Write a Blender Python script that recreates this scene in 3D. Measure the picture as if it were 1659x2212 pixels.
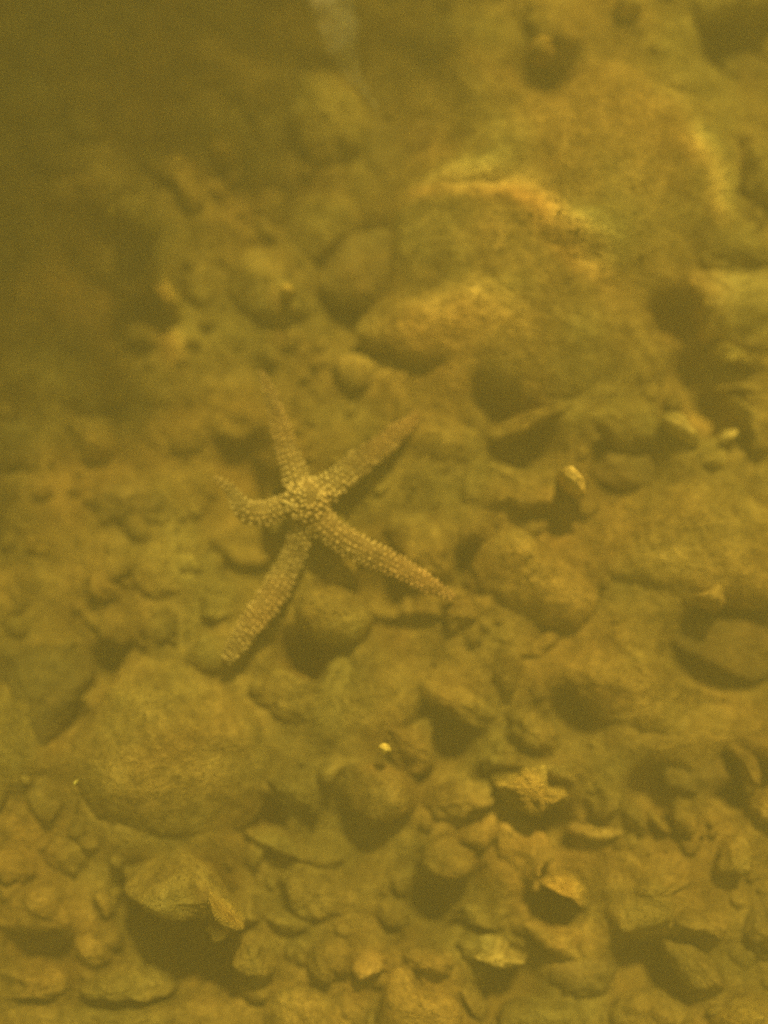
import bpy, bmesh, math, random
import numpy as np
from mathutils import Vector, Matrix, noise as mn

for o in list(bpy.data.objects):
    bpy.data.objects.remove(o)
scene = bpy.context.scene
C = scene.collection
random.seed(7)
R = math.radians

# ------------------------------------------------------------------ camera
TILT = R(4.0)
DIST = 1.35
HFOV = 2 * math.atan(0.415 / DIST)
cam_d = bpy.data.cameras.new('camera')
cam = bpy.data.objects.new('camera', cam_d)
C.objects.link(cam)
CAM = Vector((0, -DIST * math.sin(TILT), DIST * math.cos(TILT)))
cam.location = CAM
cam.rotation_euler = (TILT, 0, 0)
cam_d.sensor_fit = 'HORIZONTAL'
cam_d.angle = HFOV
cam_d.clip_start = 0.01
cam_d.clip_end = 200
cam_d.dof.use_dof = True
cam_d.dof.focus_distance = 1.235
cam_d.dof.aperture_fstop = 0.58
scene.camera = cam

# ------------------------------------------------------------------ light
SUN_ELEV = R(50)
SUN_AZ = R(14)              # from +Y (away from the camera) towards +X
world = bpy.data.worlds.new('World')
scene.world = world
world.use_nodes = True
wt = world.node_tree
sky = wt.nodes.new('ShaderNodeTexSky')
sky.sky_type = 'NISHITA'
sky.sun_disc = False
sky.sun_elevation = SUN_ELEV
sky.sun_rotation = SUN_AZ
bg = wt.nodes['Background']
bg.inputs['Strength'].default_value = 0.10
wt.links.new(sky.outputs['Color'], bg.inputs['Color'])
sun_d = bpy.data.lights.new('sun', 'SUN')
sun_d.energy = 5.0
sun_d.angle = R(0.5)
sun_d.color = (1.0, 0.90, 0.70)
sun = bpy.data.objects.new('sun', sun_d)
C.objects.link(sun)
sdir = Vector((math.cos(SUN_ELEV) * math.sin(SUN_AZ), math.cos(SUN_ELEV) * math.cos(SUN_AZ), math.sin(SUN_ELEV)))
sun.rotation_euler = sdir.to_track_quat('Z', 'Y').to_euler()
sun.location = sdir * 8
scene.view_settings.view_transform = 'Standard'
scene.view_settings.look = 'None'
scene.view_settings.gamma = 1
scene.view_settings.exposure = 2.5
scene.render.engine = 'CYCLES'
scene.cycles.max_bounces = 8
scene.cycles.volume_bounces = 2
scene.cycles.transparent_max_bounces = 12
scene.cycles.use_denoising = False

# ------------------------------------------------------------------ helpers
CR = Matrix.Rotation(TILT, 3, 'X')
S = 2 * math.tan(HFOV / 2) / 1659.0

def at(u, v, z):
    d = CR @ Vector(((u - 829.5) * S, (1106 - v) * S, -1))
    t = (z - CAM.z) / d.z
    return CAM + d * t

def sm(a, b, x):
    t = min(1, max(0, (x - a) / (b - a)))
    return t * t * (3 - 2 * t)

def ground_z(x, y):
    # the bottom drops away towards the far left
    w = sm(0.02, 0.75, (-x * 0.9 + y * 0.75))
    z = -0.06 * w
    z += 0.018 * mn.noise(Vector((x * 5, y * 5, 1.3))) + 0.014 * mn.noise(Vector((x * 14, y * 14, 4.1)))
    return z

# hollows between the stones: (u, v, radius, depth) in the survey frame
HOLLOWS = [(1120,965,75,.045),(1060,868,50,.04),(1340,1012,70,.045),(1440,700,50,.04),(1480,800,45,.03),(1570,1400,120,.05),
    (815,1275,70,.04),(960,1590,70,.045),(640,1410,50,.04),(390,2035,130,.055),(255,1450,60,.05),(520,1150,95,.04),(530,1000,70,.04),
    (1180,1790,55,.045),(1190,1960,55,.045),(960,1920,85,.045),(1090,2130,70,.045),(1420,1720,70,.045),(1590,1690,60,.05),(740,1790,80,.04),
    (560,1770,50,.04),(800,610,120,.05),(230,530,90,.05),(280,680,60,.045),(1600,380,50,.04),(1600,80,80,.05),(1170,165,60,.05),
    (1010,1230,50,.045),(1240,1540,60,.045),(1530,900,60,.045),(900,1990,60,.04),(430,2090,80,.05),(90,2060,70,.045),
    (1400,2110,80,.045),(680,1440,60,.035),(150,1560,50,.05),(870,1680,50,.035),(1050,1690,40,.03),(300,1950,60,.045)]
MOUNDS = [(1330,330,330,.024),(1130,640,300,.022),(960,560,160,.020),(1480,1160,210,.020),(1460,1500,200,.014),(370,1620,220,.024),(720,1490,150,.010),(1150,1260,110,.010),
    (1275,450,120,.014),(1060,850,110,.016),(60,1560,110,.03),(100,720,150,.03),(970,170,150,.025),(1380,1930,90,.02)]
MW = []
for hu, hv, hr, hd in MOUNDS:
    p = at(hu, hv, -0.01); MW.append((p.x, p.y, hr * 0.0005, hd))
HW = []
for hu, hv, hr, hd in HOLLOWS:
    p = at(hu, hv, -0.01); HW.append((p.x, p.y, hr * 0.00053, hd * 0.8))
def in_hollow(x, y):
    return any((x - a) ** 2 + (y - b) ** 2 < (r * 0.9) ** 2 for a, b, r, d in HW)
def on_slab(x, y):
    return in_hollow(x, y) or any((x - a) ** 2 + (y - b) ** 2 < r * r for a, b, r, d in MW)
def bed_z(x, y):
    z = ground_z(x, y) + 0.010
    for a, b, r, d in MW:
        q = ((x - a) ** 2 + (y - b) ** 2) / (r * r)
        if q < 6: z += d * math.exp(-0.9 * q * q)
    for a, b, r, d in HW:
        q = ((x - a) ** 2 + (y - b) ** 2) / (r * r)
        if q < 6: z -= (d + 0.012) * math.exp(-0.9 * q * q)
    return z

def ground_at(u, v):
    z = 0.0
    for _ in range(12):
        p = at(u, v, z)
        z = 0.5 * z + 0.5 * ground_z(p.x, p.y)
    p = at(u, v, z)
    return p, z

def mesh_obj(name, verts, faces, mat, parent=None, smooth=True):
    me = bpy.data.meshes.new(name)
    me.from_pydata(verts, [], faces)
    me.update()
    if smooth:
        me.polygons.foreach_set('use_smooth', [True] * len(me.polygons))
    me.materials.append(mat)
    o = bpy.data.objects.new(name, me)
    C.objects.link(o)
    if parent:
        o.parent = parent
    return o

def tag(o, label=None, cat=None, group=None, kind=None):
    if label: o['label'] = label
    if cat: o['category'] = cat
    if group: o['group'] = group
    if kind: o['kind'] = kind
    return o

# ------------------------------------------------------------------ materials
def silt_mat(name, dark, mid, light, scale=22.0, bump=0.5, speck=0.35):
    m = bpy.data.materials.new(name)
    m.use_nodes = True
    nt = m.node_tree
    N, L = nt.nodes, nt.links
    b = N['Principled BSDF']
    b.inputs['Roughness'].default_value = 0.9
    b.inputs['Specular IOR Level'].default_value = 0.15
    tc = N.new('ShaderNodeTexCoord')
    oi = N.new('ShaderNodeObjectInfo')
    off = N.new('ShaderNodeVectorMath'); off.operation = 'MULTIPLY_ADD'
    cmb = N.new('ShaderNodeCombineXYZ')
    for i in range(3): L.new(oi.outputs['Random'], cmb.inputs[i])
    L.new(cmb.outputs[0], off.inputs[0]); off.inputs[1].default_value = (37, 53, 11)
    L.new(tc.outputs['Object'], off.inputs[2])
    n1 = N.new('ShaderNodeTexNoise'); n1.inputs['Scale'].default_value = scale
    n1.inputs['Detail'].default_value = 6; n1.inputs['Roughness'].default_value = 0.62
    n2 = N.new('ShaderNodeTexNoise'); n2.inputs['Scale'].default_value = scale * 11
    n2.inputs['Detail'].default_value = 4; n2.inputs['Roughness'].default_value = 0.7
    n3 = N.new('ShaderNodeTexNoise'); n3.inputs['Scale'].default_value = scale * 3.1
    n3.inputs['Detail'].default_value = 5
    for n in (n1, n2, n3): L.new(off.outputs[0], n.inputs['Vector'])
    cr = N.new('ShaderNodeValToRGB')
    e = cr.color_ramp.elements
    e[0].position = 0.30; e[0].color = (*dark, 1)
    e[1].position = 0.72; e[1].color = (*light, 1)
    k = e.new(0.5); k.color = (*mid, 1)
    L.new(n1.outputs['Fac'], cr.inputs['Fac'])
    # fine speckle of algae tufts
    sp = N.new('ShaderNodeValToRGB')
    s = sp.color_ramp.elements
    s[0].position = 0.38; s[0].color = (0.62, 0.62, 0.58, 1)
    s[1].position = 0.66; s[1].color = (1.25, 1.2, 1.1, 1)
    L.new(n2.outputs['Fac'], sp.inputs['Fac'])
    mx = N.new('ShaderNodeMix'); mx.data_type = 'RGBA'; mx.blend_type = 'MULTIPLY'
    mx.inputs['Factor'].default_value = speck
    L.new(cr.outputs['Color'], mx.inputs['A']); L.new(sp.outputs['Color'], mx.inputs['B'])
    # each stone a little lighter or darker than the next
    hs = N.new('ShaderNodeHueSaturation')
    mr = N.new('ShaderNodeMapRange')
    mr.inputs['To Min'].default_value = 0.80; mr.inputs['To Max'].default_value = 1.18
    L.new(oi.outputs['Random'], mr.inputs['Value'])
    L.new(mr.outputs['Result'], hs.inputs['Value'])
    # patches: amber film here, olive film there
    n4 = N.new('ShaderNodeTexNoise'); n4.inputs['Scale'].default_value = 7; n4.inputs['Detail'].default_value = 3
    gp = N.new('ShaderNodeNewGeometry'); L.new(gp.outputs['Position'], n4.inputs['Vector'])
    pr = N.new('ShaderNodeValToRGB'); q = pr.color_ramp.elements
    q[0].position = 0.36; q[0].color = (0.91, 1.0, 0.93, 1)
    q[1].position = 0.64; q[1].color = (1.12, 0.99, 0.85, 1)
    L.new(n4.outputs['Fac'], pr.inputs['Fac'])
    m2 = N.new('ShaderNodeMix'); m2.data_type = 'RGBA'; m2.blend_type = 'MULTIPLY'; m2.inputs['Factor'].default_value = 1.0
    L.new(mx.outputs['Result'], m2.inputs['A']); L.new(pr.outputs['Color'], m2.inputs['B'])
    mm = N.new('ShaderNodeMapRange'); mm.inputs['From Min'].default_value = 0.3; mm.inputs['From Max'].default_value = 0.7
    mm.inputs['To Min'].default_value = 0.72; mm.inputs['To Max'].default_value = 1.25
    L.new(n3.outputs['Fac'], mm.inputs['Value'])
    m3 = N.new('ShaderNodeMix'); m3.data_type = 'RGBA'; m3.blend_type = 'MULTIPLY'; m3.inputs['Factor'].default_value = 1.0
    L.new(m2.outputs['Result'], m3.inputs['A']); L.new(mm.outputs['Result'], m3.inputs['B'])
    L.new(m3.outputs['Result'], hs.inputs['Color'])
    L.new(hs.outputs['Color'], b.inputs['Base Color'])
    ad = N.new('ShaderNodeMath'); ad.operation = 'MULTIPLY_ADD'
    L.new(n3.outputs['Fac'], ad.inputs[0]); ad.inputs[1].default_value = 2.2
    L.new(n2.outputs['Fac'], ad.inputs[2])
    bp = N.new('ShaderNodeBump'); bp.inputs['Strength'].default_value = bump
    bp.inputs['Distance'].default_value = 0.006
    L.new(ad.outputs[0], bp.inputs['Height']); L.new(bp.outputs['Normal'], b.inputs['Normal'])
    return m

M = {
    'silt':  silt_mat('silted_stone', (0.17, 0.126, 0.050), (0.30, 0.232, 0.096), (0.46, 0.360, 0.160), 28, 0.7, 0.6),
    'dark':  silt_mat('dark_shaded_stone', (0.11, 0.085, 0.040), (0.18, 0.140, 0.065), (0.27, 0.205, 0.095)),  # dark stone tone; also paints the shade of the right hollow and upper slab
    'ochre_glint': silt_mat('ochre_glint_stone', (0.29, 0.212, 0.070), (0.43, 0.325, 0.115), (0.57, 0.445, 0.175), 40, 0.9, 0.6),  # ochre tone that also paints orange caustic light onto some stones
    'pale':  silt_mat('pale_stone', (0.36, 0.270, 0.120), (0.48, 0.370, 0.170), (0.58, 0.460, 0.230), 30, 0.4, 0.4),
    'bed':   silt_mat('seabed_silt', (0.17, 0.128, 0.052), (0.29, 0.222, 0.092), (0.42, 0.325, 0.145), 20, 0.9, 0.7),
    'shell': silt_mat('shell_yellow', (0.50, 0.42, 0.16), (0.62, 0.54, 0.22), (0.72, 0.64, 0.30), 60, 0.3, 0.3),
    'star':  silt_mat('starfish_skin', (0.16, 0.112, 0.055), (0.24, 0.170, 0.085), (0.33, 0.240, 0.122), 60, 0.6, 0.5),
    'spine': silt_mat('starfish_spine', (0.54, 0.395, 0.22), (0.68, 0.51, 0.30), (0.80, 0.62, 0.38), 70, 0.5, 0.6),
}

# ------------------------------------------------------------------ seabed
def axis(lim, fine, n_f, n_c):
    a = list(np.linspace(-fine, fine, n_f))
    g = [fine + (lim - fine) * (i / n_c) ** 1.8 for i in range(1, n_c + 1)]
    return [-q for q in reversed(g)] + a + g
ax = axis(6.0, 0.95, 240, 26)
ay = axis(6.0, 1.05, 260, 26)
V, F = [], []
for y in ay:
    for x in ax:
        z = bed_z(x, y)
        z += 0.010 * mn.fractal(Vector((x * 22, y * 22, 7.7)), 0.9, 2.0, 4)
        V.append((x, y, z))
nx = len(ax)
for j in range(len(ay) - 1):
    for i in range(nx - 1):
        a = j * nx + i
        F.append((a, a + 1, a + nx + 1, a + nx))
bed = mesh_obj('seabed', V, F, M['bed'])
tag(bed, 'silty brown sea floor between the stones', 'sea floor', kind='structure')

# ------------------------------------------------------------------ water: rippled surface above, murk below
SURF_Z = 1.50
HX = 6.3
bm = bmesh.new()
bmesh.ops.create_cube(bm, size=1)
me = bpy.data.meshes.new('haze')
bm.to_mesh(me); bm.free()
haze = bpy.data.objects.new('haze', me)
C.objects.link(haze)
haze.scale = (2 * HX, 2 * HX, SURF_Z - 0.02 + 1.5)
haze.location = (0, 0, (SURF_Z - 0.02 - 1.5) / 2)
tag(haze, 'murky olive water full of silt over the whole bottom', 'water', kind='stuff')
hm = bpy.data.materials.new('murky_water'); hm.use_nodes = True
nt = hm.node_tree
nt.nodes.remove(nt.nodes['Principled BSDF'])
pv = nt.nodes.new('ShaderNodeVolumePrincipled')
pv.inputs['Density'].default_value = 0.215
pv.inputs['Color'].default_value = (0.87, 0.775, 0.26, 1)
pv.inputs['Anisotropy'].default_value = 0.1
va = nt.nodes.new('ShaderNodeVolumeAbsorption')
va.inputs['Color'].default_value = (0.83, 0.738, 0.05, 1)
va.inputs['Density'].default_value = 0.55
av = nt.nodes.new('ShaderNodeAddShader')
nt.links.new(pv.outputs[0], av.inputs[0]); nt.links.new(va.outputs[0], av.inputs[1])
nt.links.new(av.outputs[0], nt.nodes['Material Output'].inputs['Volume'])
haze.data.materials.append(hm)

# rippled surface sheet. Its caustics are painted: a colour attribute lets more sun
# through along hand-placed streaks, independent of the sheet's curvature
CAUSTIC_STREAKS = [  # painted light streak (survey points where it lands), half width, strength, colour split
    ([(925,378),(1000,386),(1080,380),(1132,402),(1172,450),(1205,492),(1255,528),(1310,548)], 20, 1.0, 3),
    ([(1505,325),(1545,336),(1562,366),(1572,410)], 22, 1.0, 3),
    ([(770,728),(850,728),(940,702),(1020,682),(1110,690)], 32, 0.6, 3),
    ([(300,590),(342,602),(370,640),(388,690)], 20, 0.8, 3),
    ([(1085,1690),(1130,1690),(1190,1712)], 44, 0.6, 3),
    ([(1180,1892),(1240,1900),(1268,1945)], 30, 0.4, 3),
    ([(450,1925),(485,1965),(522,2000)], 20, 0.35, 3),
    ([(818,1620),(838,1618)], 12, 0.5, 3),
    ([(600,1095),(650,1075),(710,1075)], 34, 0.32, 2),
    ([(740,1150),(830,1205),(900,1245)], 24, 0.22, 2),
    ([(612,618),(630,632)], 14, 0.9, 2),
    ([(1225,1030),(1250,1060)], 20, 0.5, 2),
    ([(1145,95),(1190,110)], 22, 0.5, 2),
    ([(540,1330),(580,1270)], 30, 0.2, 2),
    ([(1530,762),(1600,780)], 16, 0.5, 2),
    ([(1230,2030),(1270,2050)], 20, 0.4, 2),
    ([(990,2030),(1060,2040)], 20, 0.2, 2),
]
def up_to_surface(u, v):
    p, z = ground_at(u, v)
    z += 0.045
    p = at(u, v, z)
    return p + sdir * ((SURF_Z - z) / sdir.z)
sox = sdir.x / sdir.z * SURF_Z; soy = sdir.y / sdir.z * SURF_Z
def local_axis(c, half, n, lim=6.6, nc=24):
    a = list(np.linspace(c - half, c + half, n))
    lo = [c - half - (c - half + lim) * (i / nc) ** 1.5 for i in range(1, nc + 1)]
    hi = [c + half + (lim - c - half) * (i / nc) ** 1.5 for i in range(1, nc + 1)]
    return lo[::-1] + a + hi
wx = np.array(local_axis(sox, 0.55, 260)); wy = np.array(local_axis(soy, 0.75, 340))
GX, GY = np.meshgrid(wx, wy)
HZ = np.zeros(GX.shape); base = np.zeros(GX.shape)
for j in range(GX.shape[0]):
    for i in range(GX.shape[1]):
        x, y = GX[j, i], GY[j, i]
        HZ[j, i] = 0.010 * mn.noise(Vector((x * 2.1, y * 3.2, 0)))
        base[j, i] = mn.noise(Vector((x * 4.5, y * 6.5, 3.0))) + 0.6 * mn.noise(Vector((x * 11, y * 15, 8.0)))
CAUSTIC_TINT = np.zeros(GX.shape + (3,))
CAUSTIC_TINT[:] = (0.245 * (1 + 0.25 * base))[:, :, None]
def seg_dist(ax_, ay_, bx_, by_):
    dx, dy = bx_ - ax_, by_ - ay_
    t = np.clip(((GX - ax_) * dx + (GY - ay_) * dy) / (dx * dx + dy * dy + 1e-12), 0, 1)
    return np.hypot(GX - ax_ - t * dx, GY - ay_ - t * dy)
for pts, wd, st, spl in CAUSTIC_STREAKS:
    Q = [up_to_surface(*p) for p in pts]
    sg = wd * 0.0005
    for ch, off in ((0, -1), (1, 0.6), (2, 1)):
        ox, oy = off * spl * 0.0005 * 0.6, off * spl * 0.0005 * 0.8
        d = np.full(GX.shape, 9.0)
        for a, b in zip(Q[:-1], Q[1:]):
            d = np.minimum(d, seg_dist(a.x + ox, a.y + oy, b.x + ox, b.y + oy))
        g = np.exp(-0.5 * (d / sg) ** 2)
        CAUSTIC_TINT[:, :, ch] += (0.62 if ch == 0 else 0.58) * st * g
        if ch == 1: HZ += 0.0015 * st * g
CAUSTIC_TINT = np.clip(CAUSTIC_TINT, 0, 1)
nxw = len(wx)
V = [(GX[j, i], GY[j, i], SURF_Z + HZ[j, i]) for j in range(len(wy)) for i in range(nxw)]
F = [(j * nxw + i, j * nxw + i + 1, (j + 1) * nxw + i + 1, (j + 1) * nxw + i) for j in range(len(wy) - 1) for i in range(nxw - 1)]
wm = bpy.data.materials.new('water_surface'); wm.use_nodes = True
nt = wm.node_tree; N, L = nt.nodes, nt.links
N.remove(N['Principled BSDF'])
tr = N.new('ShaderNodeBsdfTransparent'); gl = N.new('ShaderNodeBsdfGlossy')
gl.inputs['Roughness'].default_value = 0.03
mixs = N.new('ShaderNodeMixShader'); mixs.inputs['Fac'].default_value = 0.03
at_ = N.new('ShaderNodeAttribute'); at_.attribute_name = 'painted_caustics'
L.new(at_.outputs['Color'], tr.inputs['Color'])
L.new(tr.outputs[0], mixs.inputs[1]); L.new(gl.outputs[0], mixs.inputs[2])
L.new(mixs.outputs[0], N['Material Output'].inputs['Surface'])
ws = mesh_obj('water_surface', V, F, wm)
fa = ws.data.attributes.new('painted_caustics', 'FLOAT_COLOR', 'POINT')
fc = np.ones((CAUSTIC_TINT.shape[0] * CAUSTIC_TINT.shape[1], 4), dtype=np.float32); fc[:, :3] = CAUSTIC_TINT.reshape(-1, 3)
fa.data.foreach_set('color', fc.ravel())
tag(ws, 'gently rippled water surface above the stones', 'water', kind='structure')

# unseen plank deck, added only to cast shade over the upper left
PZ = 7.0
pe0 = at(1040, -40, -0.1); pe1 = at(-60, 1220, -0.1)
sh = Vector((sdir.x / sdir.z, sdir.y / sdir.z, 0)) * (PZ + 0.1)
mid = (pe0 + pe1) / 2 + sh
along = (pe0 - pe1); along.z = 0; along.normalize()
back = Vector((-along.y, along.x, 0))
pm = silt_mat('weathered_wood', (0.12, 0.09, 0.06), (0.18, 0.14, 0.09), (0.24, 0.19, 0.13), 6)
shade_deck = bpy.data.objects.new('shade_deck', None); C.objects.link(shade_deck)
shade_deck.location = (mid.x, mid.y, PZ)
shade_deck.rotation_euler = (0, 0, math.atan2(along.y, along.x))
tag(shade_deck, 'added unseen plank deck that shades the upper left', 'shade_deck')
def box_part(name, lo, hi, data=None, loc=(0, 0, 0)):
    if data is None:
        v = [(x, y, z) for x in (lo[0], hi[0]) for y in (lo[1], hi[1]) for z in (lo[2], hi[2])]
        f = [(0, 1, 3, 2), (4, 6, 7, 5), (0, 4, 5, 1), (2, 3, 7, 6), (0, 2, 6, 4), (1, 5, 7, 3)]
        o = mesh_obj(name, v, f, pm, shade_deck, smooth=False)
    else:
        o = bpy.data.objects.new(name, data); C.objects.link(o); o.parent = shade_deck
    o.location = loc
    return o
pk = None
for i in range(128):
    o = box_part('plank', (-0.031, 0, 0), (0.031, 3.6, 0.05), pk, (-4.0 + i * 0.0625, -0.12 + 0.34 * ((i * 0.618034) % 1), 0))  # staggered plank ends feather the edge of the cast shade
    pk = o.data
for yy in (0.9, 3.0): box_part('beam', (-4.2, 0, -0.25), (4.2, 0.2, -0.005), None, (0, yy, 0))
for xx in (-3.6, 3.6):
    for yy in (1.0, 3.1): box_part('post', (-.12, -.12, -PZ - 0.8), (.12, .12, -0.26), None, (xx, yy, 0))

# ------------------------------------------------------------------ stones
ST = []
def spline(pts, n):
    k = len(pts); out = []
    for q in range(n):
        t = q / n * k; i = int(t); f = t - i
        p0, p1, p2, p3 = (pts[(i + d) % k] for d in (-1, 0, 1, 2))
        out.append(0.5 * ((2 * p1) + (p2 - p0) * f + (2 * p0 - 5 * p1 + 4 * p2 - p3) * f * f + (3 * p1 - p0 - 3 * p2 + p3) * f ** 3))
    return out

def stone(name, outline, h, label, mat='silt', flat=0.75, cat='stone', sink=0.35, tilt=(0, 0), lift=0.0, rough=1.0, planes=4, group=None):
    cu = sum(p[0] for p in outline) / len(outline); cv = sum(p[1] for p in outline) / len(outline)
    g, gz = ground_at(cu, cv)
    zb = gz + lift
    zm = zb + 0.35 * h
    pts = [at(u, v, zm) for u, v in outline]
    c = sum(pts, Vector()) / len(pts)
    size = sum(((p - c).length for p in pts)) / len(pts)
    n = 40 if size < 0.02 else 64 if size < 0.06 else 112
    m = 9 if size < 0.02 else 13 if size < 0.06 else 24
    crv = spline(pts, n)
    rnd = random.Random(int(cu * 31 + cv * 17))
    seed = Vector((rnd.uniform(-50, 50), rnd.uniform(-50, 50), rnd.uniform(-50, 50)))
    pl = []
    for _ in range(planes):
        a = rnd.uniform(0, 2 * math.pi); el = rnd.uniform(0.25, 1.2)
        pl.append((Vector((math.cos(a) * math.cos(el), math.sin(a) * math.cos(el), math.sin(el))), rnd.uniform(0.62, 0.9)))
    V, F = [], []
    ph0 = -R(48)
    for j in range(m):
        ph = ph0 + (R(88) - ph0) * j / (m - 1)
        sc_ = math.cos(ph) ** flat
        zz = math.copysign(abs(math.sin(ph)) ** min(1.0, flat + 0.25), ph)
        zz = zz * h if ph > 0 else zz * (h * sink + 0.012)
        for p in crv:
            d = p - c
            x, y = d.x * sc_, d.y * sc_
            z = zz + (tilt[0] * d.x + tilt[1] * d.y) * sc_
            q = Vector((x, y, z))
            # worn facets: press the surface back onto a few planes
            if size > 0.008:
                s_ = Vector((x / size, y / size, z / max(h, 1e-4)))
                for nn, dd in pl:
                    e_ = s_.dot(nn) - dd
                    if e_ > 0 and ph > 0:
                        k = 0.7 * e_
                        q -= Vector((nn.x * size * 0.35, nn.y * size * 0.35, nn.z * h)) * k
            w = q + c + seed
            amp = min(size, h * 1.4) * rough
            nv = Vector((x, y, zz * size / max(h, 1e-4)))
            nv = nv.normalized() if nv.length > 1e-6 else Vector((0, 0, 1))
            f1 = mn.noise(w * (0.9 / size)) * 0.16 + mn.noise(w * (2.1 / size)) * 0.09 + mn.noise(w * (5 / size)) * 0.04
            f2 = 0.0034 * mn.fractal(w * 75, 0.7, 2.0, 4)
            edge = 0.55 if abs(ph) < 0.3 else 1.0
            q += nv * (f1 * amp * edge + f2 * rough)
            V.append(q)
    top = len(V); V.append(sum((V[(m - 1) * n + i] for i in range(n)), Vector()) / n)
    bot = len(V); V.append(sum((V[i] for i in range(n)), Vector()) / n)
    for j in range(m - 1):
        for i in range(n):
            a = j * n + i; b = j * n + (i + 1) % n
            F.append((a, b, b + n, a + n))
    for i in range(n):
        F.append(((m - 1) * n + i, (m - 1) * n + (i + 1) % n, top))
        F.append(((i + 1) % n, i, bot))
    o = mesh_obj(name, V, F, M[mat])
    o.location = (c.x, c.y, zb)
    # wind outward
    me = o.data
    a2 = sum(crv[i].x * crv[(i + 1) % n].y - crv[(i + 1) % n].x * crv[i].y for i in range(n))
    if a2 < 0:
        me.flip_normals()
    tag(o, label, cat, group)
    ST.append((o, size))
    return o

def ell(u, v, a, b, rot=0, k=8):
    r = R(rot); out = []
    for i in range(k):
        t = 2 * math.pi * i / k
        x, y = a * math.cos(t), b * math.sin(t)
        out.append((u + x * math.cos(r) - y * math.sin(r), v + x * math.sin(r) + y * math.cos(r)))
    return out

def A(name, outline, h_cm, label, **k):
    stone(name, outline, h_cm / 100 * 0.8, label, **k)

# --- upper right: the big slab and its neighbours
A('boulder', [(905,400),(1000,300),(1075,230),(1108,188),(1150,206),(1195,200),(1240,165),(1330,120),(1450,170),(1560,240),(1610,330),(1590,450),(1510,535),(1350,548),(1200,500),(1050,440)], 6.5,
  'largest smooth olive boulder with a notched upper edge, upper right', flat=0.85, tilt=(0.0, 0.03), planes=1, rough=0.4, lift=0.005)
A('boulder', [(865,440),(940,365),(1130,368),(1290,470),(1350,565),(1405,650),(1452,770),(1430,830),(1340,857),(1200,866),(1060,838),(930,795),(800,748),(768,700),(835,620),(850,530)], 6.0,
  'broad rounded boulder directly below the notched boulder', flat=0.85, tilt=(0.0, 0.0), planes=1, rough=0.5, lift=0.010)
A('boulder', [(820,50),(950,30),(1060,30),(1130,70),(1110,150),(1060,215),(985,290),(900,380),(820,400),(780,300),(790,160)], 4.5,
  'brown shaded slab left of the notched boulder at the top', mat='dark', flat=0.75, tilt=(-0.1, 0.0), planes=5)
A('pebble', ell(1170, 105, 27, 25), 3.2, 'round pale pebble just above the notch of the big boulder', mat='ochre_glint', flat=0.65, lift=0.045, planes=1)
A('pebble', ell(1360, 8, 30, 24), 3.5, 'round yellowish pebble cut by the top edge', mat='pale', flat=0.65, lift=0.03, planes=1)
A('stone', [(1130,35),(1200,18),(1255,45),(1290,90),(1250,135),(1195,128),(1150,85)], 5.0, 'lumpy stone above the round pale pebble beside the top edge', flat=0.75)
A('stone', [(1270,75),(1340,50),(1440,70),(1500,120),(1470,165),(1380,130),(1290,125)], 4.5, 'long low stone along the upper rim of the big boulder', flat=0.75)
A('stone', [(1500,30),(1560,-15),(1680,-20),(1680,25),(1600,35),(1540,45)], 6.0, 'lit stone in the top right corner', flat=0.75)
A('stone', [(1560,130),(1620,115),(1680,150),(1680,215),(1610,205),(1560,180)], 3.0, 'dark stone at the right edge below the corner stone', mat='dark')
A('stone', [(1600,330),(1640,290),(1690,310),(1690,430),(1630,440),(1605,400)], 6.0, 'stone at the right edge touching the big boulder', flat=0.75)
A('stone', [(1480,520),(1560,490),(1690,480),(1690,560),(1600,570),(1500,560)], 5.0, 'flat stone below the big boulder at the right edge', flat=0.65)
A('stone', [(1485,592),(1540,585),(1600,590),(1690,580),(1690,745),(1530,742),(1513,690),(1500,640)], 7.0, 'blocky grooved stone at the right edge', mat='pale', flat=0.3, planes=6)
A('stone', [(1522,755),(1560,748),(1600,765),(1690,760),(1690,795),(1605,798),(1550,785)], 5.0, 'knobbly crusted ledge under the blocky grooved stone', mat='ochre_glint', rough=1.5)
A('flake', [(1545,838),(1600,830),(1690,838),(1690,858),(1610,855)], 2.5, 'thin flat flake below the crusted ledge at the right edge', planes=1)
A('stone', [(1573,856),(1605,868),(1690,915),(1690,995),(1625,988),(1605,940),(1585,900)], 5.5, 'rounded lobe of stone below the thin flake at the right edge', flat=0.75)
A('pebble', [(1430,908),(1443,890),(1475,892),(1492,920),(1516,952),(1502,966),(1470,950),(1442,928)], 4.0, 'smooth oval pebble leaning on a stone, right of the boulders', mat='pale', flat=0.75, lift=0.02, planes=1, rough=0.5)
A('pebble', [(1545,957),(1560,936),(1596,924),(1592,944),(1562,962)], 2.6, 'small stick-shaped pebble right of the oval pebble', mat='pale', lift=0.02, planes=1)
A('stone', [(1468,990),(1500,958),(1545,950),(1570,972),(1568,1012),(1530,1022),(1485,1028)], 5.0, 'rounded stone supporting the oval pebble', flat=0.75)
A('stone', [(1245,890),(1290,868),(1345,853),(1392,860),(1420,892),(1408,960),(1375,975),(1330,962),(1290,925)], 5.5, 'lit hump-backed stone left of the oval pebble', flat=0.75)
A('flake', [(1055,930),(1130,895),(1232,864),(1255,880),(1190,907),(1130,938),(1080,945)], 4.5, 'long narrow ridge of stone between two dark hollows', flat=0.75)
A('stone', [(850,880),(960,845),(1040,880),(1060,940),(1020,1000),(930,1010),(850,980)], 3.5, 'broad low stone beyond the upper right starfish arm', flat=0.75)
A('stone', [(1000,1060),(1012,1012),(1065,1000),(1130,1012),(1205,1010),(1228,1055),(1205,1098),(1150,1110),(1095,1095),(1040,1095)], 5.5, 'wide low stone beside the small upright stone', flat=0.75)
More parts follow.
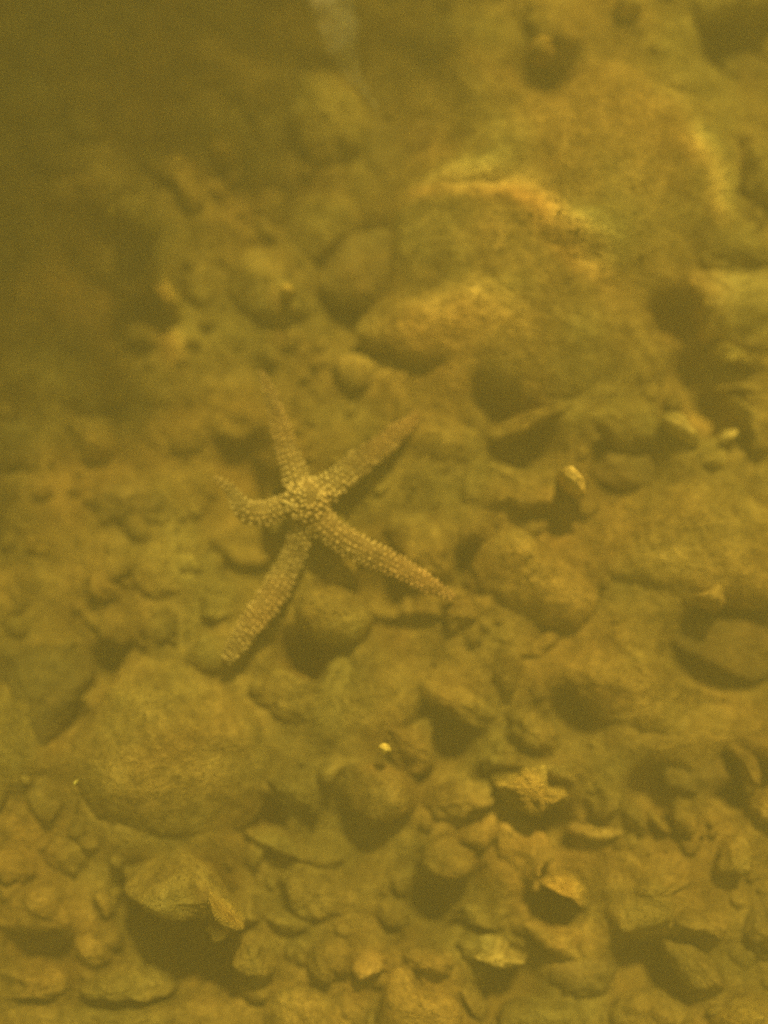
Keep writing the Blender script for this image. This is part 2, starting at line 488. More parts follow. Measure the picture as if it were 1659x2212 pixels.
A('pebble', [(1213,1030),(1220,1008),(1237,1010),(1256,1034),(1266,1070),(1248,1070),(1226,1054)], 5.0, 'small bright upright stone with a sharp dark edge', mat='pale', flat=0.45, lift=0.03, planes=2, rough=0.6)
A('stone', [(1300,985),(1360,975),(1420,1000),(1405,1045),(1340,1055),(1290,1030)], 2.0, 'sunken dark stone behind the small upright stone', mat='dark')
A('boulder', [(1245,1130),(1265,1088),(1360,1070),(1430,1038),(1510,1022),(1600,1032),(1650,1085),(1700,1130),(1700,1300),(1560,1310),(1440,1300),(1345,1265),(1290,1225)], 7.5, 'wide smooth boulder at the right edge, level with the starfish', flat=0.9, planes=3, rough=0.6)

# --- centre right
A('stone', [(838,1125),(888,1110),(938,1128),(975,1168),(988,1220),(980,1272),(930,1265),(880,1228),(848,1180)], 5.0, 'rounded stone that the lower right starfish arm lies across', flat=0.75, planes=2)
A('stone', [(1028,1215),(1058,1160),(1110,1140),(1172,1168),(1235,1220),(1275,1262),(1295,1310),(1270,1350),(1190,1365),(1100,1325),(1040,1275)], 6.0, 'large dull rounded stone right of the starfish arm tip', flat=0.75, tilt=(0, 0.15))
A('stone', [(1488,1290),(1520,1265),(1560,1256),(1572,1300),(1552,1322),(1512,1306)], 5.5, 'small lit stone at the lip of the dark hollow, right side', lift=0.02)
A('stone', [(948,1300),(990,1284),(1026,1290),(1030,1330),(1015,1352),(985,1372),(955,1350)], 4.5, 'small stone under the tip of the lower right arm', flat=0.75)
A('stone', [(1000,1385),(1060,1375),(1135,1388),(1195,1362),(1208,1392),(1165,1422),(1085,1425)], 4.0, 'curved low stone below the large dull stone', flat=0.75)
A('boulder', [(1190,1435),(1260,1400),(1330,1365),(1410,1395),(1480,1452),(1580,1505),(1700,1550),(1700,1635),(1560,1612),(1430,1610),(1345,1592),(1290,1545),(1230,1490)], 6.0, 'wide sloping rock face under the dark hollow, right side', flat=0.85, tilt=(-0.03, 0.05), planes=3)
A('stone', [(1440,1340),(1540,1320),(1640,1350),(1690,1420),(1640,1470),(1530,1430),(1460,1390)], 1.2, 'sunken stone coloured dark for the shade in the right hollow', mat='dark', flat=0.8)
A('stone', [(890,1450),(955,1452),(1012,1488),(1062,1530),(1105,1602),(1060,1585),(1000,1562),(950,1525),(905,1500)], 5.5, 'wedge-shaped stone pointing down right, below the starfish', flat=0.75)
A('stone', [(828,1576),(880,1572),(926,1554),(936,1602),(942,1660),(890,1672),(848,1650)], 4.8, 'squarish stone beside the bright yellow chip', flat=0.4, planes=6)
A('stone', [(1090,1540),(1150,1534),(1196,1568),(1212,1600),(1192,1642),(1140,1622),(1110,1592)], 5.0, 'knobby stone right of the wedge-shaped stone', flat=0.75)
A('stone', [(1060,1650),(1100,1620),(1150,1640),(1240,1650),(1300,1630),(1330,1660),(1260,1690),(1150,1680)], 3.5, 'low rubbly stone just above the bright crusted stone', rough=1.4)
A('flake', [(1558,1600),(1600,1606),(1632,1655),(1640,1702),(1618,1695),(1596,1645),(1570,1622)], 5.5, 'curved arch of stone over a dark hole at the right edge', flat=0.75)
A('stone', [(1430,1640),(1500,1615),(1560,1640),(1590,1690),(1530,1720),(1450,1700)], 2.0, 'dark stone in the hole under the curved arch', mat='dark')

# --- around and under the starfish
A('stone', ell(720, 1330, 88, 64, 15), 6.0, 'round stone tucked between the two lower starfish arms', flat=0.75, lift=0.012, planes=1, rough=0.45)
A('stone', [(520,1475),(575,1425),(625,1480),(690,1470),(730,1410),(800,1395),(868,1440),(900,1500),(880,1532),(830,1545),(780,1572),(690,1582),(600,1555),(545,1515)], 3.6, 'broad pitted stone below the round stone', flat=0.75, rough=1.3)
A('stone', [(600,1020),(680,1000),(745,1050),(760,1120),(715,1185),(630,1185),(570,1135),(575,1060)], 2.2, 'low dark stone beneath the centre of the starfish', mat='dark', flat=0.7)
A('stone', [(628,830),(665,803),(697,828),(720,880),(760,915),(740,960),(680,960),(640,900)], 2.2, 'pale low stone between the two upper starfish arms', flat=0.7)
A('stone', [(405,1305),(438,1282),(490,1290),(518,1318),(492,1342),(448,1348)], 4.0, 'small mottled stone left of the lower left arm', flat=0.75)
A('stone', [(272,1200),(330,1168),(400,1180),(428,1230),(410,1290),(340,1300),(285,1260)], 3.0, 'dim rounded stone left of the starfish', flat=0.75)
A('stone', [(170,1215),(215,1200),(262,1230),(268,1288),(225,1305),(180,1275)], 4.5, 'lit stone left of the dim rounded stone', flat=0.75)
A('stone', [(165,1295),(225,1308),(285,1335),(302,1362),(255,1388),(192,1355)], 3.5, 'low tilted stone above the large lower left boulder', flat=0.75)
A('pebble', [(38,1170),(70,1153),(105,1170),(98,1196),(55,1194)], 3.6, 'small yellow pebble near the left edge', mat='ochre_glint')
A('stone', [(-25,1225),(20,1245),(42,1325),(30,1372),(-25,1370)], 4.5, 'lit stone cut by the left edge below the yellow pebble')
A('boulder', [(270,1412),(330,1398),(405,1420),(480,1482),(540,1530),(572,1600),(585,1680),(560,1760),(500,1805),(400,1815),(280,1800),(200,1762),(150,1702),(130,1640),(160,1580),(215,1500)], 8.0, 'large pale boulder in the lower left', lift=0.008, flat=0.9, planes=3, rough=0.6)
A('boulder', [(-30,1410),(60,1395),(125,1390),(165,1412),(196,1462),(160,1530),(120,1605),(100,1685),(40,1722),(-30,1725)], 5.5, 'brown slab at the left edge beside the large pale boulder', mat='dark', flat=0.65)

# --- left and upper left
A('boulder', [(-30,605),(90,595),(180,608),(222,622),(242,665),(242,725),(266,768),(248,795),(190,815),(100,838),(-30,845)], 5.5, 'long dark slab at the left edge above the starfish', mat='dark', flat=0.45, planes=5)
A('stone', [(288,596),(328,570),(360,572),(374,612),(396,660),(396,692),(376,690),(352,652),(334,625),(302,608)], 5.0, 'bright ridged stone at the tip of the long dark slab', mat='ochre_glint', flat=0.75, lift=0.01, rough=1.4)
A('stone', ell(432, 622, 42, 52), 4.0, 'rounded stone right of the bright ridged stone', flat=0.75)
A('pebble', [(268,702),(300,694),(342,724),(362,746),(312,762),(280,746)], 2.8, 'small slanted pebble below the bright ridged stone', flat=0.75)
A('flake', [(262,797),(312,780),(362,768),(352,786),(285,802)], 1.8, 'thin pale splinter below the slanted pebble', mat='pale', planes=1)
A('stone', [(130,852),(160,820),(202,806),(252,830),(285,838),(272,872),(200,892),(140,882)], 4.0, 'humped stone below the long dark slab', flat=0.75)
A('stone', [(108,932),(160,895),(230,890),(260,920),(250,982),(190,1002),(122,985)], 4.8, 'lumpy yellow-brown stone near the left edge', flat=0.75)
A('stone', [(-20,930),(40,905),(95,930),(110,990),(60,1020),(-20,1010)], 3.6, 'dull stone at the left edge beside the lumpy stone', mat='dark')
A('stone', [(290,900),(360,880),(430,910),(440,970),(370,1000),(300,960)], 3.0, 'low brown stone between lumpy stone and starfish')
A('stone', [(200,1050),(280,1030),(350,1060),(340,1110),(260,1130),(200,1100)], 3.0, 'dark low stone left of the bent starfish arm', mat='dark')
A('stone', [(450,855),(510,840),(545,890),(530,950),(470,940),(440,900)], 2.6, 'low stone left of the upper starfish arm')
A('stone', [(478,575),(552,532),(618,560),(645,620),(692,660),(702,695),(640,712),(545,692),(490,640)], 4.8, 'broad brown stone with a bright chip on it', flat=0.75)
A('stone', [(555,475),(620,442),(700,415),(772,430),(782,492),(735,522),(690,565),(600,520)], 4.8, 'yellowish stone above the broad chipped stone', flat=0.75)
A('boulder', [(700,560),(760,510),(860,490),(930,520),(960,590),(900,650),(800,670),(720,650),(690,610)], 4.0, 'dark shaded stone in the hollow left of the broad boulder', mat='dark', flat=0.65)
A('stone', [(242,432),(280,415),(320,430),(346,468),(346,502),(300,492),(258,466)], 4.0, 'tilted oval brown stone in the dim upper left', flat=0.65)
A('stone', [(288,332),(332,314),(392,330),(422,372),(442,440),(462,492),(430,502),(408,445),(378,395),(330,372)], 4.2, 'long curved stone arching above the oval brown stone', flat=0.75)
A('stone', ell(492, 318, 44, 38, 10), 4.2, 'rounded ochre stone in the upper left half', mat='ochre_glint', flat=0.75)
A('stone', [(380,110),(440,85),(520,95),(545,140),(480,165),(400,150)], 3.6, 'dim reddish stone near the top left')
A('stone', [(430,-15),(490,-20),(515,20),(500,60),(450,50)], 3.4, 'dim stone cut by the top edge left of centre')
A('pebble', ell(252, 112, 22, 17, 20), 3.0, 'small dim pebble alone in the dark top left', mat='ochre_glint')
A('stone', [(470,150),(560,130),(640,170),(660,260),(600,330),(540,270),(490,210)], 4.0, 'angular brown stone above the rounded ochre stone', flat=0.65, planes=6)
A('stone', [(640,180),(740,150),(800,220),(800,330),(720,370),(650,310)], 4.2, 'wide brown stone left of the shaded slab', flat=0.65)
A('stone', [(560,40),(650,10),(760,20),(790,90),(700,130),(590,110)], 3.8, 'brown stone near the top edge left of the shaded slab')
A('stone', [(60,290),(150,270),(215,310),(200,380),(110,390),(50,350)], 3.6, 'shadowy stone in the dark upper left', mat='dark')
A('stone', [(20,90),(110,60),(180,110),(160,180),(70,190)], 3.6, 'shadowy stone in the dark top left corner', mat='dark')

# --- bottom left
A('boulder', [(255,1885),(300,1850),(380,1840),(442,1878),(482,1930),(515,1985),(490,2002),(440,1988),(380,1982),(320,1955),(278,1925)], 9.0, 'large overhanging stone above the darkest hollow, lower left', flat=0.65, lift=0.015)
A('flake', [(448,1922),(470,1945),(500,1968),(528,2000),(515,2008),(485,1992),(458,1960)], 6.0, 'sharp flake painted as the orange-lit rim of the overhanging stone', mat='ochre_glint', lift=0.045, planes=1)
A('pebble', ell(470, 2013, 21, 18), 3.5, 'small pale pebble under the orange-lit flake', mat='pale', lift=0.025)
A('stone', [(500,2065),(528,2022),(562,2014),(602,2046),(592,2086),(550,2098),(512,2092)], 6.0, 'six-sided stone right of the darkest hollow', flat=0.4, planes=5)
A('stone', [(488,1945),(520,1932),(552,1955),(566,1990),(530,1996),(500,1975)], 4.0, 'smooth stone right of the orange-lit flake')
A('stone', [(568,1682),(620,1668),(672,1690),(692,1730),(682,1762),(640,1742),(600,1722)], 6.0, 'bent lit stone right of the large pale boulder', flat=0.75)
A('stone', ell(818, 1712, 88, 66, 10), 6.5, 'big round stone below the bright yellow chip', flat=0.65, planes=2, rough=0.5)
A('pebble', [(680,1682),(700,1642),(740,1618),(762,1640),(732,1682),(700,1700)], 4.5, 'small stone left of the big round stone')
A('stone', [(528,1802),(600,1790),(662,1828),(742,1850),(720,1872),(620,1852)], 4.0, 'long low stone below the bent lit stone')
A('stone', [(600,1892),(650,1864),(722,1880),(772,1930),(778,1972),(700,1990),(640,1972),(610,1932)], 5.0, 'rounded stone in the middle of the bottom rubble', flat=0.75)
A('flake', [(568,1976),(640,1964),(668,1980),(688,2002),(630,2012),(590,2004)], 3.4, 'thin flat flake below the rounded middle stone', planes=1)
A('stone', [(-25,2112),(40,2100),(120,2094),(152,2128),(120,2152),(60,2152),(-25,2160)], 5.0, 'crusted ridge in the bottom left corner', rough=1.4)
A('stone', [(168,2142),(200,2110),(262,2090),(332,2108),(384,2140),(330,2162),(240,2158)], 5.0, 'arched stone right of the bottom left ridge', flat=0.75)
A('boulder', [(-30,2185),(100,2160),(200,2172),(320,2175),(420,2155),(500,2172),(570,2240),(400,2275),(-30,2275)], 6.0, 'wide stone along the bottom edge at the left', flat=0.65)
A('stone', [(568,2170),(640,2142),(722,2160),(770,2225),(690,2255),(580,2245)], 6.0, 'lit stone at the bottom edge left of centre', flat=0.65)
A('stone', [(658,2062),(690,2030),(716,2060),(732,2110),(702,2122),(670,2102)], 5.0, 'upright wedge of stone near the bottom')
A('stone', [(754,2092),(790,2054),(830,2068),(838,2110),(800,2124)], 5.0, 'angular yellow stone near the bottom centre', mat='pale')
A('stone', [(-25,1955),(60,1912),(130,1910),(152,1960),(160,2002),(100,2012),(-25,2005)], 4.5, 'brown stone at the left edge near the bottom', flat=0.75)
A('flake', [(203,1918),(220,1908),(242,1950),(238,1984),(216,1964)], 3.2, 'narrow upright flake left of the overhanging stone', planes=1)
A('stone', [(163,2014),(200,1996),(236,2050),(232,2082),(182,2072)], 4.0, 'small stone left of the darkest hollow')
A('stone', [(-20,1840),(40,1825),(75,1865),(50,1905),(-20,1900)], 4.0, 'small lit stone at the left edge below the pale boulder')
A('stone', [(95,1790),(160,1800),(200,1840),(170,1885),(100,1870)], 3.0, 'low stone under the left end of the pale boulder')

# --- bottom right rubble
A('stone', [(908,1738),(958,1692),(1010,1684),(1062,1700),(1072,1730),(1030,1756),(962,1768)], 5.0, 'leaf-shaped stone left of the bright crusted stone', flat=0.75)
A('stone', [(1070,1692),(1110,1668),(1165,1658),(1182,1700),(1222,1708),(1228,1740),(1180,1748),(1140,1758),(1095,1732)], 7.0, 'bright yellow crusted stone in the lower right', mat='ochre_glint', rough=1.7, lift=0.01)
A('stone', [(968,1802),(1000,1780),(1070,1774),(1078,1800),(1040,1832),(1000,1822)], 4.5, 'flat-topped stone below the leaf-shaped stone')
A('stone', [(908,1858),(950,1814),(992,1820),(1032,1860),(1012,1892),(940,1892)], 4.8, 'rounded stone below the flat-topped stone')
A('stone', [(1078,1788),(1130,1770),(1162,1790),(1202,1842),(1172,1872),(1160,1905),(1110,1902),(1078,1862)], 6.0, 'smooth beaked stone below the bright crusted stone', flat=0.75)
A('stone', [(1235,1792),(1262,1780),(1330,1790),(1347,1802),(1300,1816),(1245,1806)], 4.0, 'slender pale finger of stone in the lower right', mat='pale', planes=1)
A('stone', [(1260,1700),(1300,1694),(1346,1720),(1322,1762),(1280,1762)], 4.8, 'mottled stone right of the bright crusted stone')
A('stone', [(1338,1748),(1375,1744),(1402,1796),(1362,1802)], 4.0, 'triangular stone right of the mottled stone')
A('flake', [(1403,1756),(1426,1768),(1447,1792),(1440,1801),(1415,1786)], 3.0, 'thin slanted flake right of the triangular stone', planes=1)
A('pebble', [(1455,1762),(1475,1732),(1500,1740),(1504,1798),(1472,1802)], 4.5, 'drop-shaped pebble right of the thin slanted flake')
A('stone', [(1543,1872),(1570,1800),(1612,1802),(1612,1870),(1590,1906),(1560,1892)], 5.5, 'upright angular stone near the right edge', flat=0.65)
A('stone', [(1625,1722),(1690,1714),(1690,1782),(1637,1772)], 4.5, 'small stone cut by the right edge, lower down')
A('boulder', [(1288,1882),(1330,1840),(1400,1852),(1440,1898),(1500,1872),(1502,1896),(1462,1922),(1472,1960),(1440,1992),(1370,2012),(1310,1992),(1290,1940)], 6.5, 'largest rough stone of the lower right rubble', flat=0.75, rough=1.2)
A('flake', [(1163,1902),(1200,1884),(1246,1894),(1272,1930),(1284,1978),(1262,1966),(1232,1932),(1192,1916)], 6.5, 'orange-rimmed arched stone over a dark hollow', mat='ochre_glint', lift=0.01)
A('stone', [(1448,1982),(1500,1935),(1542,1964),(1567,1990),(1567,2042),(1540,2022),(1490,2006)], 5.5, 'angular stone with a lit crest, lower right', flat=0.65, planes=6)
A('flake', [(973,1982),(1020,1960),(1082,1984),(1103,2006),(1060,2002),(1010,1992)], 4.0, 'thin light flake below the rounded stone pair')
A('stone', [(968,2052),(1000,2030),(1072,2018),(1102,2050),(1143,2076),(1090,2088),(1030,2068)], 5.0, 'flat pale stone with a ragged edge near the bottom', mat='pale', rough=1.4)
A('stone', [(1120,1992),(1160,1994),(1202,2010),(1262,2014),(1293,2050),(1250,2072),(1190,2062)], 5.0, 'long orange-brown stone below the orange-rimmed stone', flat=0.75)
A('stone', [(1430,2042),(1460,2020),(1532,2060),(1567,2100),(1562,2142),(1490,2132)], 5.5, 'sloping stone below the angular crested stone')
A('stone', [(848,2064),(900,2048),(972,2060),(978,2102),(920,2098)], 4.0, 'low arched stone near the bottom centre')
A('boulder', [(828,2092),(868,2082),(902,2130),(980,2162),(1022,2215),(1000,2260),(828,2265)], 6.0, 'large stone at the bottom edge in the centre', flat=0.65)
A('stone', [(1000,2130),(1030,2140),(1056,2182),(1048,2216),(1024,2196),(998,2152)], 3.5, 'narrow stone against the large bottom centre stone')
A('stone', [(1180,2084),(1260,2070),(1332,2092),(1302,2152),(1200,2142)], 3.0, 'dim stone below the long orange-brown stone', mat='dark')
A('stone', [(1540,2200),(1610,2165),(1690,2190),(1690,2255),(1545,2255)], 6.0, 'lit stone in the bottom right corner', mat='ochre_glint')
A('stone', [(1610,1960),(1690,1930),(1690,2070),(1640,2080),(1605,2020)], 4.5, 'dull stone at the right edge near the bottom', mat='dark')
A('stone', [(1090,2180),(1180,2160),(1280,2190),(1270,2250),(1100,2255)], 4.0, 'stone at the bottom edge right of centre')
A('stone', [(1330,2170),(1420,2150),(1500,2190),(1490,2250),(1340,2250)], 4.0, 'brown stone at the bottom edge left of the corner stone')
A('shell_chip', [(817,1614),(830,1610),(841,1615),(842,1623),(828,1627)], 1.2, 'bright yellow chip lying on the big round stone', mat='shell', cat='shell', lift=0.062, planes=1)
A('shell_chip', ell(162, 1690, 5, 7, 20), 0.7, 'tiny pale chip at the left end of the pale boulder', mat='shell', cat='shell', lift=0.06, planes=1)
A('shell_chip', ell(238, 453, 4, 6, 10), 0.7, 'tiny pale chip beside the tilted oval brown stone', mat='shell', cat='shell', lift=0.04, planes=1)
A('shell_chip', ell(622, 625, 14, 17, 10), 1.4, 'orange chip lying on the broad brown stone', mat='ochre_glint', cat='shell', lift=0.045, planes=1)

# ------------------------------------------------------------------ starfish
star_p, star_z = ground_at(662, 1085)
BASE = star_z + 0.038
def SP(u, v, dz): return at(u, v, BASE + dz)
ARMS = [  # (u, v, height over the base, half width px)
    [(662,1085,.016,44),(640,1030,.014,33),(618,965,.010,27),(600,905,.008,22),(583,850,.010,16),(562,797,.014,7)],
    [(662,1085,.016,44),(715,1048,.014,36),(765,1008,.008,33),(815,970,.000,29),(862,932,-.010,23),(905,893,-.018,9)],
    [(662,1085,.016,44),(698,1130,.016,36),(748,1170,.016,33),(812,1202,.016,31),(880,1236,.015,27),(938,1270,.012,20),(984,1291,.010,9)],
    [(662,1085,.016,44),(652,1148,.008,30),(628,1212,-.002,31),(590,1282,.000,35),(543,1348,.002,31),(505,1402,.002,23),(482,1432,.000,10)],
    [(662,1085,.016,44),(615,1096,.014,31),(568,1109,.014,30),(533,1106,.018,29),(509,1074,.018,18),(489,1049,.016,13),(460,1030,.014,4)],
]
PX = DIST * S * 0.97
def arm_path(arm, n=44):
    P = [SP(a[0], a[1], a[2]) for a in arm]; W = [a[3] * PX * 0.83 for a in arm]
    P = [2 * P[0] - P[1]] + P + [2 * P[-1] - P[-2]]; W = [W[0]] + W + [W[-1] * 0.6]
    out = []
    k = len(arm) - 1
    for q in range(n + 1):
        t = q / n * k; i = min(int(t), k - 1); f = t - i
        def cr(a):
            p0, p1, p2, p3 = a[i], a[i + 1], a[i + 2], a[i + 3]
            return 0.5 * ((2 * p1) + (p2 - p0) * f + (2 * p0 - 5 * p1 + 4 * p2 - p3) * f * f + (3 * p1 - p0 - 3 * p2 + p3) * f ** 3)
        out.append((cr(P), max(0.0022, cr(W))))
    return out
V, F, SPN = [], [], []
K = 18
for arm in ARMS:
    path = arm_path(arm)
    b0 = len(V)
    for i, (p, w) in enumerate(path):
        tn = (path[min(i + 1, len(path) - 1)][0] - path[max(i - 1, 0)][0]).normalized()
        side = tn.cross(Vector((0, 0, 1))).normalized(); up = side.cross(tn)
        for q in range(K):
            a = 2 * math.pi * q / K
            hz = math.sin(a)
            V.append(p + side * (w * math.cos(a)) + up * (w * (0.72 if hz > 0 else 0.40) * hz))
    nr = len(path)
    for i in range(nr - 1):
        for q in range(K):
            a = b0 + i * K + q; b = b0 + i * K + (q + 1) % K
            F.append((a, b, b + K, a + K))
    F.append([b0 + q for q in range(K)][::-1])
    F.append([b0 + (nr - 1) * K + q for q in range(K)])
    # rows of blunt spines along the arm
    L_ = [0]
    for i in range(1, nr): L_.append(L_[-1] + (path[i][0] - path[i - 1][0]).length)
    rows = 7
    for r_ in range(rows):
        a = R(8) + (math.pi - R(16)) * r_ / (rows - 1)
        s_ = 0.012 + (0.0035 if r_ % 2 else 0)
        while s_ < L_[-1] * 0.985:
            i = max(k for k in range(nr) if L_[k] <= s_); i = min(i, nr - 2)
            f = (s_ - L_[i]) / (L_[i + 1] - L_[i])
            p = path[i][0].lerp(path[i + 1][0], f); w = path[i][1] * (1 - f) + path[i + 1][1] * f
            tn = (path[i + 1][0] - path[i][0]).normalized()
            side = tn.cross(Vector((0, 0, 1))).normalized(); up = side.cross(tn)
            nrm = (side * math.cos(a) + up * (0.72 * math.sin(a))).normalized()
            pos = p + side * (w * math.cos(a)) + up * (w * 0.72 * math.sin(a))
            pos += (tn * random.uniform(-.0009, .0009) + side * random.uniform(-.0005, .0005))
            SPN.append((pos, nrm, (0.0011 + 0.0012 * min(1, w / 0.016)) * random.uniform(0.5, 1.25)))
            s_ += 0.0060 * random.uniform(0.85, 1.15)
# central disc
b0 = len(V)
c = SP(662, 1085, .017)
for j in range(9):
    ph = -math.pi / 2 + math.pi * j / 8
    for q in range(24):
        a = 2 * math.pi * q / 24
        V.append(c + Vector((0.025 * math.cos(ph) * math.cos(a), 0.025 * math.cos(ph) * math.sin(a), 0.0185 * math.sin(ph))))
for j in range(8):
    for q in range(24):
        a = b0 + j * 24 + q; b = b0 + j * 24 + (q + 1) % 24
        F.append((a, b, b + 24, a + 24))
for _ in range(85):
    a = random.uniform(0, 2 * math.pi); q = math.sqrt(random.random()) * 0.9
    nrm = Vector((q * math.cos(a), q * math.sin(a), math.sqrt(1 - q * q)))
    SPN.append((c + Vector((nrm.x * 0.025, nrm.y * 0.025, nrm.z * 0.0185)), nrm, random.uniform(.0018, .0028)))
tmp = mesh_obj('starfish_tmp', [v - c for v in V], F, M['star'])
md = tmp.modifiers.new('r', 'REMESH'); md.mode = 'VOXEL'; md.voxel_size = 0.0017
md = tmp.modifiers.new('s', 'SMOOTH'); md.iterations = 6; md.factor = 0.5
dg = bpy.context.evaluated_depsgraph_get()
me = bpy.data.meshes.new_from_object(tmp.evaluated_get(dg))
bpy.data.objects.remove(tmp)
me.polygons.foreach_set('use_smooth', [True] * len(me.polygons))
star = bpy.data.objects.new('starfish', None)
C.objects.link(star); star.location = c
tag(star, 'beige five-armed starfish with rows of beaded spines, lying on the stones', 'starfish')
body = bpy.data.objects.new('body', me); C.objects.link(body); body.parent = star
if not me.materials: me.materials.append(M['star'])
bm = bmesh.new(); bmesh.ops.create_icosphere(bm, subdivisions=1, radius=1)
iv = [v.co.copy() for v in bm.verts]; jf = [[v.index for v in f.verts] for f in bm.faces]; bm.free()
V, F = [], []
for p, nrm, r in SPN:
    q = nrm.to_track_quat('Z', 'Y').to_matrix(); b0 = len(V)
    for v in iv:
        V.append((p - c) + q @ Vector((v.x * r, v.y * r, v.z * r * 1.25)))
    F += [[b0 + i for i in f] for f in jf]
sp = mesh_obj('spines', V, F, M['spine'], star)
sp['kind'] = 'stuff'

# ------------------------------------------------------------------ gravel and rubble between the stones
def scatter(name, label, cat, count, rmin, rmax, box, mat, skip=None, rise=0.2):
    V, F = [], []
    for _ in range(count):
        x = random.uniform(box[0], box[1]); y = random.uniform(box[2], box[3])
        if skip and skip(x, y): continue
        r = rmin + (rmax - rmin) * random.random() ** 2.2
        z = bed_z(x, y) + r * rise
        q = Matrix.Rotation(random.uniform(0, 6.28), 3, 'Z') @ Matrix.Rotation(random.uniform(-.5, .5), 3, 'X')
        sx, sy, sz = r * random.uniform(.8, 1.35), r * random.uniform(.6, 1), r * random.uniform(.45, .8)
        sd = Vector((random.uniform(-99, 99), random.uniform(-99, 99), 0)); b0 = len(V)
        for v in PV:
            k = 1 + 0.5 * mn.noise(v * 1.1 + sd) + 0.3 * mn.noise(v * 2.6 + sd)
            V.append(Vector((x, y, z)) + q @ Vector((v.x * sx * k, v.y * sy * k, v.z * sz * k)))
        F.extend([[b0 + i for i in f] for f in PF])
    o = mesh_obj(name, V, F, mat)
    tag(o, label, cat, kind='stuff')
    return o
bm = bmesh.new(); bmesh.ops.create_icosphere(bm, subdivisions=2, radius=1)
PV = [v.co.copy() for v in bm.verts]; PF = [[v.index for v in f.verts] for f in bm.faces]; bm.free()
scatter('gravel', 'fine silty gravel filling the gaps between the stones', 'gravel', 2600, 0.003, 0.011, (-.75, .75, -.85, .95), M['silt'], skip=on_slab)
scatter('rubble', 'small half-buried rubble scattered under the larger stones', 'rubble', 650, 0.009, 0.028, (-.75, .75, -.85, .95), M['silt'], skip=on_slab, rise=0.1)
inside = lambda x, y: abs(x) < 0.50 and -0.62 < y < 0.72
scatter('outer_rubble', 'silty stones strewn over the bottom beyond the view', 'rubble', 900, 0.02, 0.075, (-1.7, 1.7, -1.6, 1.8), M['silt'], skip=inside, rise=0.2)

# tufts of algae and crumbs of silt clinging to the stones
OV = [Vector(v) for v in ((1, 0, 0), (-1, 0, 0), (0, 1, 0), (0, -1, 0), (0, 0, 1), (0, 0, -1))]
OF = [(0, 2, 4), (2, 1, 4), (1, 3, 4), (3, 0, 4), (2, 0, 5), (1, 2, 5), (3, 1, 5), (0, 3, 5)]
V, F = [], []
rt = random.Random(11)
for o, size in ST:
    me = o.data; off = Vector(o.location)
    if o['category'] == 'shell': continue
    for p in me.polygons:
        if p.normal.z < -0.1: continue
        want = p.area * 42000
        n_ = int(want) + (rt.random() < want % 1)
        for _ in range(n_):
            vs = [me.vertices[i].co for i in p.vertices]
            w = [rt.random() for _ in vs]; t = sum(w)
            q = sum((v * (k / t) for v, k in zip(vs, w)), Vector()) + off
            dn = mn.noise(q * 28) + 0.5 * mn.noise(q * 70)
            if dn < rt.uniform(-0.25, 0.45): continue
            r = 0.0006 + 0.0016 * rt.random() ** 2
            rot = Matrix.Rotation(rt.uniform(0, 6.28), 3, 'Z') @ Matrix.Rotation(rt.uniform(0, 3), 3, 'X')
            b0 = len(V)
            V.extend([q + rot @ (v * (r * rt.uniform(.6, 1.4))) for v in OV])
            F.extend([[b0 + i for i in f] for f in OF])
for _ in range(30000):
    x = rt.uniform(-.55, .55); y = rt.uniform(-.72, .72)
    q = Vector((x, y, 0)); dn = mn.noise(q * 24) + 0.5 * mn.noise(q * 66)
    if dn < rt.uniform(-0.25, 0.5): continue
    q.z = bed_z(x, y) + 0.010 * mn.fractal(Vector((x * 22, y * 22, 7.7)), 0.9, 2.0, 4)
    r = 0.0008 + 0.0026 * rt.random() ** 2.5
    rot = Matrix.Rotation(rt.uniform(0, 6.28), 3, 'Z') @ Matrix.Rotation(rt.uniform(0, 3), 3, 'X')
    b0 = len(V)
    V.extend([q + rot @ (v * (r * rt.uniform(.6, 1.4))) for v in OV])
    F.extend([[b0 + i for i in f] for f in OF])
turf = mesh_obj('algae_turf', V, F, M['silt'])
tag(turf, 'fine algae tufts and silt crumbs clinging to the stones', 'algae', kind='stuff')

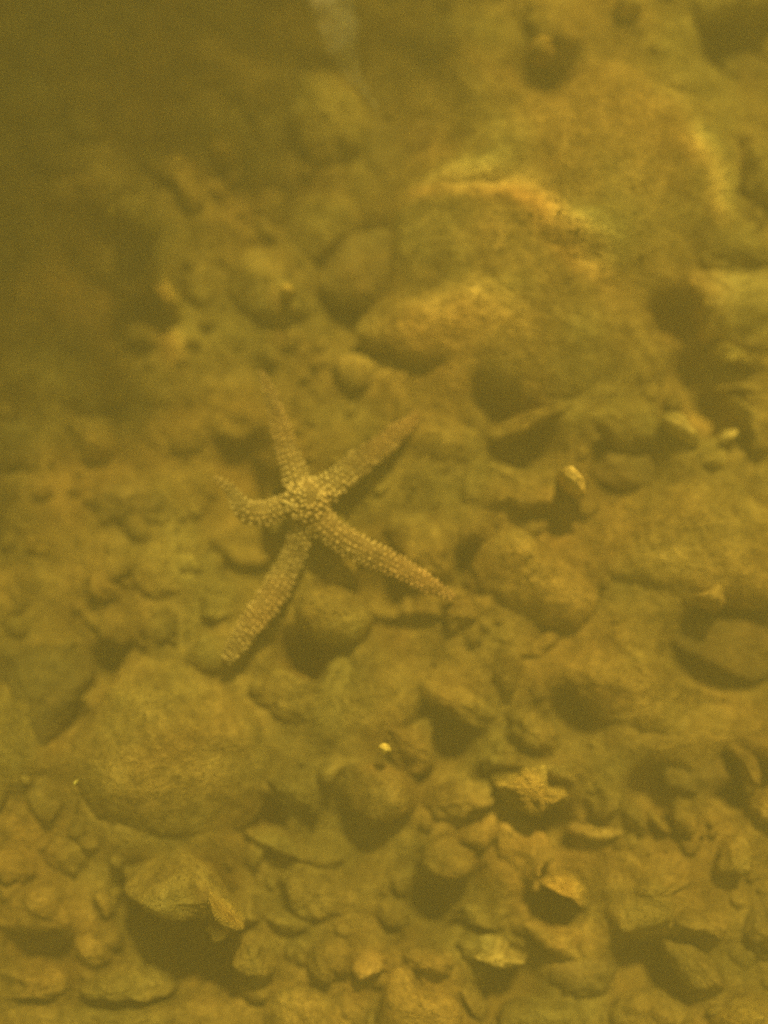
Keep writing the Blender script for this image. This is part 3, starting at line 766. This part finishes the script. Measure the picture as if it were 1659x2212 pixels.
# a wisp of slimy weed drifting well above the stones near the top edge
sm_ = bpy.data.materials.new('slime'); sm_.use_nodes = True
nt = sm_.node_tree; N, L = nt.nodes, nt.links
b = N['Principled BSDF']; b.inputs['Base Color'].default_value = (0.55, 0.52, 0.42, 1); b.inputs['Roughness'].default_value = 0.6
nz = N.new('ShaderNodeTexNoise'); nz.inputs['Scale'].default_value = 60; nz.inputs['Detail'].default_value = 4
tc = N.new('ShaderNodeTexCoord'); L.new(tc.outputs['Object'], nz.inputs['Vector'])
mr = N.new('ShaderNodeMapRange'); mr.inputs['From Min'].default_value = 0.35; mr.inputs['From Max'].default_value = 0.75
mr.inputs['To Min'].default_value = 0.04; mr.inputs['To Max'].default_value = 0.30
L.new(nz.outputs['Fac'], mr.inputs['Value']); L.new(mr.outputs['Result'], b.inputs['Alpha'])
line = [(705,-60,34,.10),(718,0,32,.10),(730,50,28,.095),(742,100,24,.09),(758,150,16,.08),(785,190,9,.065),(818,235,4,.05)]
P = [(at(u, v, z * 2 + 0.08), w * 0.00062) for u, v, w, z in line]
V, F = [], []
n_, k_ = 48, 12
for i in range(n_ + 1):
    t = i / n_ * (len(P) - 1); a = min(int(t), len(P) - 2); f = t - a
    c_ = P[a][0].lerp(P[a + 1][0], f); w = P[a][1] * (1 - f) + P[a + 1][1] * f
    d = (P[a + 1][0] - P[a][0]).normalized(); sd = d.cross(Vector((0, 0, 1))).normalized()
    for q in range(k_):
        an = 2 * math.pi * q / k_
        k = 1 + 0.35 * mn.noise(Vector((i * 0.25, q * 0.8, 2)))
        V.append(c_ - P[0][0] + sd * (w * k * math.cos(an)) + Vector((0, 0, 1)) * (w * 0.3 * k * math.sin(an)))
for i in range(n_):
    for q in range(k_):
        F.append((i * k_ + q, i * k_ + (q + 1) % k_, (i + 1) * k_ + (q + 1) % k_, (i + 1) * k_ + q))
wisp = mesh_obj('slime_strand', V, F, sm_); wisp.location = P[0][0]
tag(wisp, 'pale wispy strand of slime hanging down from the top edge', 'algae')
